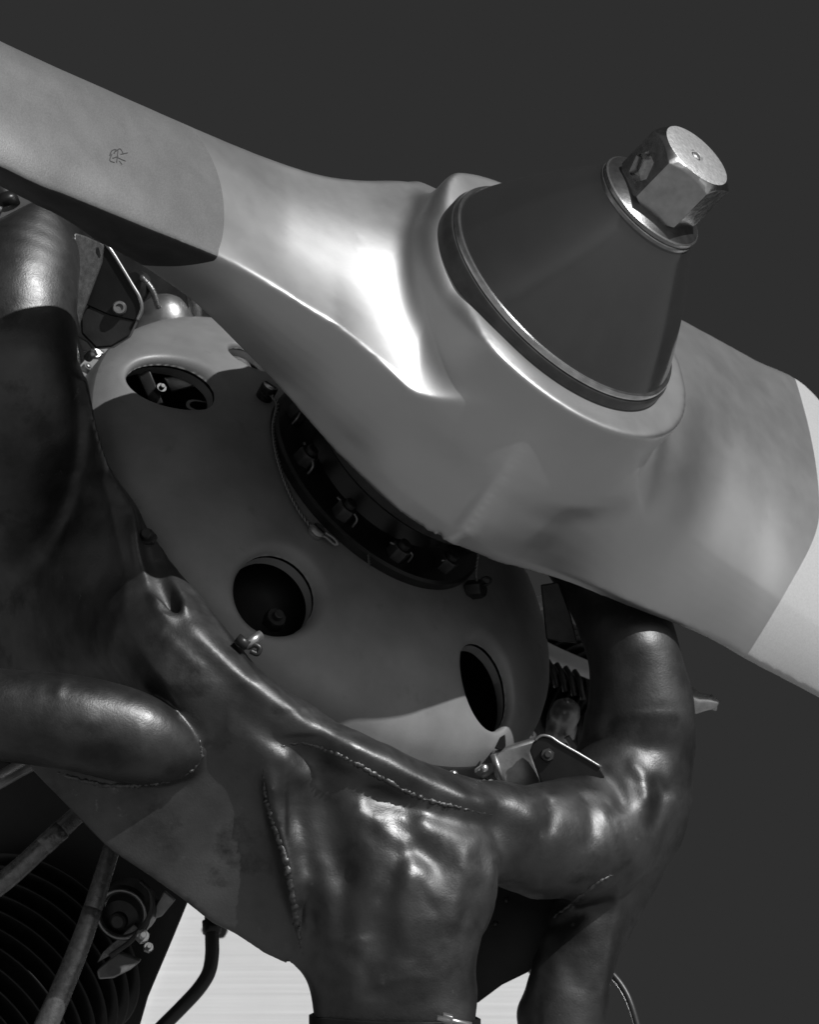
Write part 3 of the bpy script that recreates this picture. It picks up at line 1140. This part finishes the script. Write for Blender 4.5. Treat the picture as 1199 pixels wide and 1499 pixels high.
# hammered unevenness of the sheet metal
near = np.argwhere(np.abs(CF) < 40)
Pn = near * VX + np.array((xo, yo, zo))
rid = 0.5 - np.abs(vnoise(Pn * (1, 1, .8) + 40 * vnoise(Pn, 90, 8)[:, None], 78, 9)) * 2.4
amt = 6.0 * np.clip((Pn[:, 1] - 1120) / 120, 0, 1) * np.clip((Pn[:, 0] - 400) / 50, 0, 1) * rid / 2. + 8.5 * vnoise(Pn, 120, 1) + 5.0 * vnoise(Pn, 52, 2) + 1.6 * (1 + .0 * (Pn[:, 0] > 760)) * vnoise(Pn, 26, 3)
mask = np.where((Pn[:, 0] > 330) & (Pn[:, 1] > 1040) & ((Pn[:, 0] > 420) | (Pn[:, 1] < 1080)), np.where(Pn[:, 0] > 790, 1.3, 2.4), 0.55)
CF[near[:, 0], near[:, 1], near[:, 2]] += (amt * mask * .8).astype(np.float32)
# hand-formed lips, valleys, folds and dents beaten into the sheet
ztop = np.where((CF < 0).any(2), zo + VX * (nz - 1 - np.argmax((CF < 0)[:, :, ::-1], axis=2)), -1e4)


def stroke(pix, amp, w, depth=70):
    pp = catmull(np.array(pix, float), 6)
    i0 = max(0, int((pp[:, 0].min() - 3 * w - xo) / VX)); i1 = min(nx, int((pp[:, 0].max() + 3 * w - xo) / VX) + 2)
    j0 = max(0, int((pp[:, 1].min() - 3 * w - yo) / VX)); j1 = min(ny, int((pp[:, 1].max() + 3 * w - yo) / VX) + 2)
    gx, gy = np.meshgrid(xo + VX * np.arange(i0, i1), yo + VX * np.arange(j0, j1), indexing='ij')
    best = np.full(gx.shape, 1e9)
    L = np.linspace(0, 1, len(pp))
    tb = np.zeros(gx.shape)
    for k in range(len(pp) - 1):
        a, b = pp[k], pp[k + 1]
        e = b - a
        t = np.clip(((gx - a[0]) * e[0] + (gy - a[1]) * e[1]) / (e @ e + 1e-9), 0, 1)
        d = (gx - a[0] - t * e[0]) ** 2 + (gy - a[1] - t * e[1]) ** 2
        m = d < best
        best[m] = d[m]
        tb[m] = (L[k] + t * (L[k + 1] - L[k]))[m]
    g = amp * np.exp(-best / w ** 2) * np.clip(np.minimum(tb, 1 - tb) * 5 + .15, 0, 1)
    Z = zo + VX * np.arange(nz)
    zt = ztop[i0:i1, j0:j1]
    ks = np.argwhere(g.__abs__() > .15)
    for i, j in ks:
        if zt[i, j] < -5e3:
            continue
        k0 = max(0, int((zt[i, j] - depth - zo) / VX)); k1 = min(nz, int((zt[i, j] + 45 - zo) / VX))
        CF[i0 + i, j0 + j, k0:k1] -= g[i, j]


stroke([(268, 905), (300, 938), (368, 1002), (430, 1044), (500, 1082), (560, 1112), (640, 1150), (705, 1172), (765, 1184)], 9, 15)
stroke([(340, 1040), (400, 1078), (470, 1118), (540, 1154), (600, 1180), (680, 1206), (745, 1212)], -13, 17)
stroke([(390, 1112), (398, 1180), (416, 1250), (430, 1320), (444, 1405)], 11, 11)
stroke([(404, 1125), (414, 1190), (428, 1260), (440, 1330)], 13, 24)
stroke([(492, 1150), (500, 1230), (508, 1310)], -3, 30)
stroke([(428, 1140), (438, 1215), (452, 1300), (462, 1380)], -9, 17)
stroke([(190, 752), (200, 805), (220, 858), (250, 918)], 8, 12)
stroke([(228, 800), (256, 852), (276, 905)], 6, 11)
stroke([(800, 1168), (806, 1190), (800, 1226)], -7, 13)
stroke([(690, 1225), (672, 1300), (664, 1380)], 6, 15)
stroke([(505, 1175), (560, 1215), (610, 1240)], 6, 16)
stroke([(520, 1260), (500, 1320), (505, 1390)], -6, 18)
stroke([(600, 1260), (585, 1330), (600, 1400)], 5, 16)
stroke([(740, 1240), (720, 1290), (702, 1345)], 6, 13)
stroke([(870, 1120), (900, 1150), (915, 1195)], -7, 13)
stroke([(918, 1108), (944, 1140), (952, 1185)], 6, 12)
stroke([(850, 1160), (866, 1200), (860, 1250)], -6, 14)
stroke([(960, 1130), (966, 1175), (950, 1225)], -5, 11)
stroke([(520, 1450), (560, 1438), (600, 1430), (640, 1432)], 3, 6)
for q in range(7):
    x, y = 236 + 9 * q, 928 + 8 * q
    stroke([(x - 5, y + 7), (x, y), (x + 5, y - 7)], 2.4, 4.5)
stroke([(905, 1290), (902, 1340), (888, 1420), (876, 1500)], 5, 9)
stroke([(800, 1350), (850, 1322), (905, 1284)], 6, 8)
for x0, y0, x1, y1, n_ in ((430, 1120, 700, 1470, 34), (790, 1120, 980, 1260, 7), (760, 1330, 880, 1490, 10), (20, 1000, 250, 1120, 8)):
    for _ in range(n_):
        x, y, a = random.uniform(x0, x1), random.uniform(y0, y1), random.uniform(0, math.pi)
        l = random.uniform(12, 46)
        stroke([(x - l * math.cos(a), y - l * math.sin(a)), (x + random.uniform(-8, 8), y + random.uniform(-8, 8)), (x + l * math.cos(a), y + l * math.sin(a))],
               random.choice((-1, 1)) * random.uniform(.8, 2.5), random.uniform(7, 15))
co, cd = (xo, yo, zo), (VX, VX, VX)
CVp, CQ = surface_nets(CF, co, cd)
CVp = relax(CVp, CQ, 3, 0.5)
CV = unproj_arr(CVp)
del CF
exh = thing('exhaust_collector', 'dark welded exhaust collector ring with branch pipes curving round the nose case', 'exhaust ring', unproj(385, 1103, 70))
obj('collector_shell', CV, CQ, M['exhaust'], exh)
cast_ex = caster((CV, CQ))


def bead(pix, r, name='weld_seam', lump=.25, lift=-.4, mt='weld', step=2.6):
    P, Rr = [], []
    pp = catmull(np.array(pix, float), 14)
    r = r * .95
    L = np.concatenate([[0], np.cumsum(np.hypot(*np.diff(pp, axis=0).T))])
    n = max(6, int(L[-1] / step))
    for i, l in enumerate(np.linspace(0, L[-1], n)):
        x, y = np.interp(l, L, pp[:, 0]), np.interp(l, L, pp[:, 1])
        h = cast_ex(x + random.uniform(-1.2, 1.2), y + random.uniform(-1.2, 1.2))
        if h is None:
            continue
        if P and np.linalg.norm(h[0] - P[-1]) > 40:
            break
        P.append(h[0] + h[1] * r * (lift + random.uniform(-.25, .25)))
        fade = min(1, 3.5 * min(l, L[-1] - l) / L[-1] + .25)
        Rr.append(r * fade * (1 + lump * random.uniform(-1, 1)))
    if len(P) > 4:
        V, F = tube(np.array(P), Rr, 8)
        obj(name, V, F, M[mt], exh)


bead([(72, 1128), (110, 1140), (150, 1149), (190, 1151), (235, 1147), (268, 1138)], 4.0)
bead([(268, 1138), (288, 1122), (296, 1104), (293, 1084)], 3.2, lump=.7)
bead([(384, 1112), (388, 1165), (402, 1215), (418, 1265), (428, 1320), (437, 1370), (446, 1410)], 5.5)
bead([(392, 1100), (440, 1088), (500, 1108), (560, 1140), (610, 1166), (660, 1180), (730, 1196)], 3.4, lump=.6)
bead([(806, 1346), (838, 1322), (870, 1296), (903, 1278)], 3.4)

# rolled edge of the collector round its open mouth
# stud and nut in the dent, clamp bolt by the nose case
h = cast_ex(217, 788)
if h:
    n = nrm(np.array([-.1, .35, .93]))
    V, F = hexnut(h[0] - n * 4, n, 13, 13, rot=.2, stud=.62, stud_h=1.0)
    obj('stud_nut', V, F, M['dark'], exh, sharp=30)
    V, F = tube(catmull([h[0] + np.array(d) for d in [(2, -12, 4), (5, -20, 6), (7, -27, 4), (2, -27, 6), (3, -16, 9)]], 5), 3.2, 8)
    obj('bent_tab', V, F, M['dark'], exh)
zc = cast_ex(360, 968)
zz = zc[0][2] if zc else 200
b0 = unproj(352, 944, zz - 30)
V, F = tube([unproj(358, 945, zz - 12), unproj(382, 929, zz - 26)], 7, 14)
obj('clamp_bolt', V, F, M['bright'], exh)
V, F = tube([unproj(347, 934, zz - 6), unproj(362, 946, zz - 4)], 8, 14)
obj('clamp_bolt_head', V, F, M['dark'], exh)
V, F = tube(catmull([unproj(x, y, zz - 16) for x, y in [(362, 948), (372, 944), (380, 949), (376, 957), (366, 953)]], 5), 4, 8)
obj('clamp_eye', V, F, M['dark'], exh)
# band clamp at the foot of the big pipe
ring = []
for rr_, yy in ((122, 1487), (126, 1489), (126, 1512), (122, 1514)):
    ring.append([unproj(578 + rr_ * math.cos(t), yy + 9 * math.sin(t) + 3 * math.cos(t), 60 + rr_ * .8 * math.sin(t)) for t in np.linspace(0, 2 * math.pi, 64, endpoint=False)])
V, F = ring_mesh(ring)
obj('band_clamp', V, F, M['black'], exh, sharp=40)
V, F = tube([unproj(640, 1490, 168), unproj(690, 1500, 158)], 4, 10)
obj('clamp_screw', V, F, M['bright'], exh)
V, F = prism([(648, 1484), (664, 1488), (662, 1502), (646, 1498)], 168, 24)
bevel_obj(obj('clamp_lug', V, F, M['steel'], exh), 2)
# ------------------------------------------------------------------ BRACKETS BETWEEN COLLECTOR AND NOSE CASE
def plate(name, poly, z, depth, mat, parent, bev=2.0, label=None):
    V, F = prism(poly, z, depth)
    return bevel_obj(obj(name, V, F, M[mat], parent, sharp=35, label=label), bev)


def wire(name, pts, r, mat, parent, n=10, dens=6, at=None):
    P = [unproj(*p) for p in pts]
    V, F = tube(catmull(P, dens), r, n)
    return obj(name, V, F, M[mat], parent, at=at)


br = thing('collector_bracket', 'black lug bracket with a single bolt at the upper left, under the left blade', 'bracket', unproj(165, 450, -150), 'brackets holding the collector')
plate('lug_plate', [(147, 352), (160, 362), (193, 417), (205, 438), (207, 454), (199, 470), (160, 462), (124, 446), (128, 425), (142, 392)], -150, 14, 'black', br)
wire('rolled_edge', [(150, 352, -148), (163, 368, -148), (178, 392, -148), (193, 417, -148), (204, 436, -148), (207, 453, -148), (200, 469, -148)], 3.0, 'bright', br)
plate('foot_block', [(130, 446), (160, 453), (199, 469), (188, 492), (163, 508), (140, 510), (118, 488), (117, 462)], -152, 46, 'dark', br, 3)
plate('side_flange', [(108, 340), (126, 346), (152, 358), (149, 384), (134, 424), (121, 458), (115, 478), (108, 440), (108, 390)],
      lambda x, y: -92 - 1.2 * (x - 110), 10, 'rod', br, 2.5)
plate('slot', [(140, 362), (144, 362), (147, 374), (145, 378), (140, 370)], lambda x, y: -91 - 1.2 * (x - 110), 4, 'black', br, .5)
c = unproj(174, 452, -148)
V, F = lathe([(11, 0), (11, 5), (9, 8), (6, 8), (6, 5)], 36, origin=c, axis=(.1, .2, 1), cap1=True)
obj('bolt_head', V, F, M['steel'], br, sharp=30)
V, F = hexnut(unproj(139, 520, -140), (.3, .4, .85), 8, 8)
obj('foot_nut', V, F, M['bright'], br, sharp=30)
plate('foot_tab', [(113, 492), (128, 500), (138, 516), (120, 514)], -160, 10, 'steel', br, 1.5)

b2 = thing('collector_bracket', 'grey strap bracket with a dark bolted lug at the lower right of the nose case', 'bracket', unproj(790, 1115, -215), 'brackets holding the collector')
plate('strap', [(720, 1100), (783, 1081), (796, 1078), (779, 1103), (795, 1143), (790, 1165), (738, 1165), (724, 1134)],
      lambda x, y: -205 - .3 * (x - 718), 40, 'steel', b2, 6)
plate('lug_plate', [(776, 1100), (780, 1088), (792, 1078), (806, 1080), (820, 1089), (878, 1122), (886, 1138), (850, 1160), (797, 1160)], -190, 14, 'black', b2, 2)
wire('rolled_edge', [(783, 1084, -189), (793, 1077, -189), (806, 1079, -189), (820, 1088, -189), (850, 1105, -189), (880, 1123, -189)], 2.4, 'steel', b2)
V, F = hexnut(unproj(801, 1106, -189), (.1, .2, 1), 11, 9, rot=.3, stud=.5)
obj('bolt_head', V, F, M['dark'], b2, sharp=30)
plate('hook_tab', [(724, 1096), (732, 1080), (740, 1075), (741, 1092), (735, 1099)], -200, 10, 'black', b2, 1.5)
V, F = tube([unproj(722, 1104, -203), unproj(738, 1150, -205)], 5, 12)
obj('strap_roll', V, F, M['steel'], b2)

# ------------------------------------------------------------------ ENGINE PARTS BEHIND
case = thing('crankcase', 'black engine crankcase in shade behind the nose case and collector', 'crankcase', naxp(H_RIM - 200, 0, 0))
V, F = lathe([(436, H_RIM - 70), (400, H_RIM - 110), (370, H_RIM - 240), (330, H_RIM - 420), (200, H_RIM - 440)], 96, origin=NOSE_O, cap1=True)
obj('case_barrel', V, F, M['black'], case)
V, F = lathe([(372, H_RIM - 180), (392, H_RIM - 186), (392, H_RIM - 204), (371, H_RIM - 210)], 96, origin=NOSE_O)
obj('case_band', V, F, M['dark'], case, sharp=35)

# cylinder with cooling fins, lower left
def cylinder(name_label, base, g, rad, n, pitch, group, mt='fin', edge=4.5):
    t = thing('engine_cylinder', name_label, 'engine cylinder', base, group)
    g = nrm(g)
    V, F = lathe([(rad * .74, -pitch), (rad * .74, pitch * n)], 48, origin=base, axis=g, cap0=True, cap1=True)
    obj('barrel', V, F, M['black'], t)
    prof = [(rad * .72, -edge), (rad - 2, -edge * .45), (rad, 0), (rad - 2, edge * .45), (rad * .72, edge)]
    V, F = lathe(prof, 120, origin=base, axis=g)
    f0 = obj('fin', V, F, M[mt], t)
    for k in range(1, n):
        f = f0.copy()
        COL.objects.link(f)
        f.parent = t
        f.location = f0.location + vec((dir_world(g) * pitch * k) * U)
    return t


cylinder('black finned engine cylinder at the lower left, behind two push-rod tubes', unproj(62, 1385, -470), (-.46, -.50, .73), 178, 15, 33, 'finned engine cylinders')
cylinder('black finned engine cylinder in the narrow gap right of the nose case', unproj(800, 985, -900), (.35, -.25, .4), 95, 8, 24, 'finned engine cylinders')

for lbl, pts, rr in (('worn dark push-rod tube running to the left edge above the fins', [(-80, 1347, 10), (0, 1294, -10), (70, 1232, -30), (150, 1158, -60)], [17, 15.5, 14.5, 13]),
                     ('speckled push-rod tube crossing the fins down to the bottom edge', [(40, 1560, 30), (85, 1460, 10), (125, 1360, -20), (165, 1235, -60)], [19, 17, 15, 12.5])):
    P = catmull([unproj(*p) for p in pts], 8)
    t = thing('push_rod_tube', lbl, 'tube', P[len(P) // 2], 'push-rod tubes at the lower left')
    V, F = tube(P, np.interp(np.linspace(0, 1, len(P)), np.linspace(0, 1, 4), rr), 28)
    obj('tube_wall', V, F, M['rod'], t)
    k = -10
    V, F = tube(P[k:k + 4], rr[-1] + 2.2, 28)
    obj('tube_ferrule', V, F, M['rod'], t)

# valve gear and fittings in the lower left
fit = thing('rocker_box', 'dark round rocker box end with a bright retaining ring beside the push-rod tube', 'rocker box', unproj(178, 1340, -200))
ax_ = nrm((-.15, -.1, 1))
o_ = unproj(178, 1338, -200)
V, F = lathe([(44, -60), (44, -4), (40, 0), (32, 0), (31, -20)], 64, origin=o_, axis=ax_)
obj('box_rim', V, F, M['black'], fit, sharp=40)
V, F = lathe([(36, 1), (39.5, 4), (37, 6), (33.5, 3)], 64, origin=o_, axis=ax_, closed_v=True)
obj('retaining_ring', V, F, M['steel'], fit)
V, F = lathe([(30, -18), (14, -14), (13, -4), (9, -1)], 48, origin=unproj(171, 1350, -204), axis=ax_, cap1=True)
obj('end_cap', V, F, M['dark'], fit, sharp=30)
wire('lock_band', [(205, 1290, -190), (220, 1306, -185), (222, 1330, -182), (212, 1352, -180), (190, 1378, -178), (160, 1400, -176)], 4, 'dark', fit)
V, F = hexnut(unproj(207, 1372, -170), (.2, .3, .9), 11, 12, rot=.2)
obj('band_nut', V, F, M['bright'], fit, sharp=30)
V, F = hexnut(unproj(216, 1388, -170), (.2, .3, .9), 8, 10, rot=.6)
obj('band_nut', V, F, M['steel'], fit, sharp=30)
plate('lug', [(141, 1421), (172, 1394), (206, 1407), (190, 1420), (166, 1432), (143, 1434)], lambda x, y: -190 - .5 * (1434 - y), 30, 'steel', fit, 3)
plate('strap', [(141, 1410), (150, 1394), (196, 1352), (205, 1360), (170, 1394)], -205, 16, 'rod', fit, 2)
plate('stay', [(214, 1348), (240, 1304), (256, 1318), (236, 1342)], -240, 18, 'steel', fit, 2)

bkg = thing('dark_backing', 'added black sheet baffle in deep shade between the pipes and behind the fins', 'backing', unproj(200, 1350, -560))
plate('backing_sheet', [(-120, 1080), (250, 1180), (283, 1300), (250, 1380), (216, 1460), (196, 1530), (-120, 1530)], -560, 14, 'black', bkg)  # backing sheet added, black for the shade behind the fins
bkg2 = thing('gap_backing', 'added black sheet for the shade between the two downward exhaust pipes', 'backing', unproj(770, 1330, -360))
plate('backing_sheet', [(690, 1180), (880, 1230), (880, 1320), (800, 1400), (772, 1424), (735, 1442), (700, 1468), (640, 1480), (640, 1240)],
      lambda x, y: -330 - .2 * (1480 - y), 14, 'black', bkg2)  # added backing, its black colour stands for the dark gap
for x, y in [(726, 1352), (742, 1318), (786, 1302)]:
    V, F = lathe([(4.5, 0), (4, 2.5), (1.5, 4)], 16, origin=unproj(x, y, -327 - .2 * (1480 - y)), axis=(.1, .2, 1), cap1=True)
    obj('rivet', V, F, M['dark'], bkg2)

# white painted cowl behind
cow = thing('cowl_panel', 'white painted cowl panel with fine ridges below the dark collector skirt', 'cowl panel', unproj(350, 1420, -1750))
poly = [(276, 1262), (420, 1240), (600, 1330), (700, 1463), (735, 1440), (771, 1423), (792, 1440), (775, 1560), (168, 1560), (196, 1492), (226, 1410)]
V, F = prism(poly, lambda x, y: -1700 - .45 * (1560 - y), 20)
obj('panel_sheet', V, F, M['white'], cow, sharp=30)
wire('rolled_edge', [(280, 1250, -1835), (258, 1320, -1800), (228, 1404, -1762), (198, 1488, -1725), (172, 1560, -1690)], 11, 'white', cow, 16)
plate('grommet', [(300, 1352), (312, 1346), (328, 1350), (334, 1362), (328, 1374), (312, 1376), (301, 1368)], -1782, 12, 'black', cow, 4)

hose = thing('black_hose', 'bent black rubber hose hanging in front of the white panel', 'hose', unproj(300, 1430, -600))
wire('hose_wall', [(309, 1330, -640), (310, 1372, -620), (310, 1398, -610), (305, 1424, -600), (290, 1448, -592), (266, 1474, -585), (238, 1502, -580), (190, 1550, -570)], 11.5, 'rubber', hose, 20, 8)
V, F = tube([unproj(309, 1348, -630), unproj(310, 1366, -622)], 15, 24)
obj('hose_collar', V, F, M['black'], hose)
cab = thing('thin_cable', 'thin black cable at the lower right beside the exhaust pipe', 'cable', unproj(910, 1450, -300))
wire('cable_sheath', [(870, 1408, -330), (892, 1422, -320), (912, 1446, -310), (925, 1474, -300), (938, 1520, -290)], 5.5, 'rubber', cab, 14)
wire('cable_light_line', [(868, 1411, -322), (889, 1427, -312), (908, 1450, -302), (921, 1478, -292), (933, 1520, -282)], 1.1, 'rod', cab, 8)  # light outline of the cable, added as a thin paler strand

# things in the gap right of the nose case
for lbl, pts, rr in (('bright grey tube end high in the gap right of the nose case', [(740, 893, -700), (790, 883, -705), (850, 868, -710)], 12),
                     ('pale round tube slanting across the gap right of the nose case', [(760, 930, -690), (810, 958, -695), (880, 988, -700)], 14)):
    P = catmull([unproj(*p) for p in pts], 8)
    t = thing('push_rod_tube', lbl, 'tube', P[len(P) // 2], 'push-rod tubes right of the nose case')
    V, F = tube(P, rr, 24)
    obj('tube_wall', V, F, M['white'], t)
    V, F = tube(P[3:6], rr + 2.5, 24)
    obj('tube_ferrule', V, F, M['steel'], t)
sp = thing('valve_fitting', 'light rounded valve fitting among dark parts right of the nose case', 'fitting', unproj(825, 1040, -640))
V, F = lathe([(2, 34), (14, 32), (22, 24), (25, 8), (22, -10), (25, -14), (25, -30)], 40, origin=unproj(826, 1052, -640), axis=(.15, .75, .5))
obj('fitting_body', V, F, M['steel'], sp)
wire('fitting_pin', [(830, 1078, -620), (840, 1094, -616), (846, 1102, -614)], 5, 'steel', sp)
for k in range(5):
    x = 792 + 13 * k
    wire('valve_spring_coil', [(x - 3, 962 + 5 * k, -650), (x + 4, 975 + 5 * k, -640), (x + 10, 1000 + 6 * k, -645)], 4.5, 'dark', sp)
for x, y in [(789, 1022), (787, 1030), (778, 1076), (800, 920), (820, 934)]:
    V, F = hexnut(unproj(x, y, -600), (.4, .2, .9), 6, 7)
    obj('small_nut', V, F, M['bright'], sp, sharp=30)
plate('side_web', [(858, 990), (866, 1000), (876, 1060), (872, 1110), (862, 1108), (860, 1040)], -700, 12, 'dark', sp, 2)
plate('back_web', [(792, 856), (818, 852), (836, 900), (846, 942), (800, 936)], -420, 12, 'dark', sp, 2)

# chrome tip behind the right edge of the collector
tip = thing('drain_spout', 'small bright conical spout sticking out behind the right edge of the collector', 'spout', unproj(1020, 1028, -420))
P = [unproj(x, y, -420) for x, y in [(985, 1022), (1012, 1026), (1022, 1029), (1036, 1028), (1048, 1030), (1051, 1032)]]
V, F = tube(P, [24, 21, 17, 13, 9, 8], 24)
obj('spout_body', V, F, M['bright'], tip)
V, F = tube([unproj(1040, 1018, -418), unproj(1049, 1027, -416), unproj(1047, 1040, -418)], 3.2, 10)
obj('spout_lip', V, F, M['bright'], tip)

# machinery glimpsed at the upper left, under the left blade
rk = thing('rocker_cover', 'blurred pale rocker cover glimpsed between the left blade and the nose case', 'rocker cover', unproj(245, 440, -560))
V, F = lathe([(60, -50), (56, -10), (44, 26), (26, 46), (10, 54), (1, 55)], 48, origin=unproj(240, 478, -600), axis=(.1, .75, .4))
obj('cover_dome', V, F, M['steel'], rk)
V, F = lathe([(22, -4), (30, 0), (30, 12), (24, 16)], 40, origin=unproj(200, 424, -560), axis=(-.6, .3, .7), cap1=True)
obj('cover_boss', V, F, M['dark'], rk, sharp=30)
wire('cover_rib', [(206, 405, -540), (222, 424, -535), (232, 452, -535)], 5, 'rod', rk)
pp = thing('intake_pipe', 'blurred upright grey pipe just under the left blade', 'pipe', unproj(280, 440, -600))
wire('pipe_wall', [(262, 385, -640), (276, 412, -610), (284, 445, -600), (284, 490, -600)], 12, 'rod', pp, 20)
bk = thing('engine_mount_plate', 'dark grey plate behind the upper left bracket', 'plate', unproj(190, 420, -760))
plate('plate_sheet', [(60, 270), (180, 330), (330, 440), (330, 520), (120, 540), (90, 420)], -760, 14, 'dark', bk, 3)
st = thing('pipe_stub', 'dark pipe stub at the left edge just under the blade', 'pipe', unproj(5, 285, -300))
wire('stub_wall', [(-30, 250, -320), (-8, 270, -310), (8, 288, -300), (12, 300, -296)], 13, 'dark', st, 18)
V, F = tube([unproj(7, 287, -300), unproj(13, 302, -295)], 18, 24)
obj('stub_flange', V, F, M['black'], st)
V, F = tube([unproj(-20, 300, -290), unproj(2, 308, -290)], 9, 16)
obj('stub_bolt', V, F, M['steel'], st)
bk2 = thing('mount_strut', 'grey flat strut at the left edge behind the pipe stub', 'strut', unproj(10, 280, -420))
plate('strut_sheet', [(-60, 220), (60, 230), (90, 330), (20, 340), (-60, 350)], -420, 14, 'steel', bk2, 3)
lp = thing('lower_left_pipe', 'short grey pipe end under the left branch pipe at the picture edge', 'pipe', unproj(10, 1135, -40))
wire('pipe_wall', [(-60, 1165, -30), (-10, 1146, -40), (30, 1124, -60), (60, 1110, -70)], 13, 'steel', lp, 18)
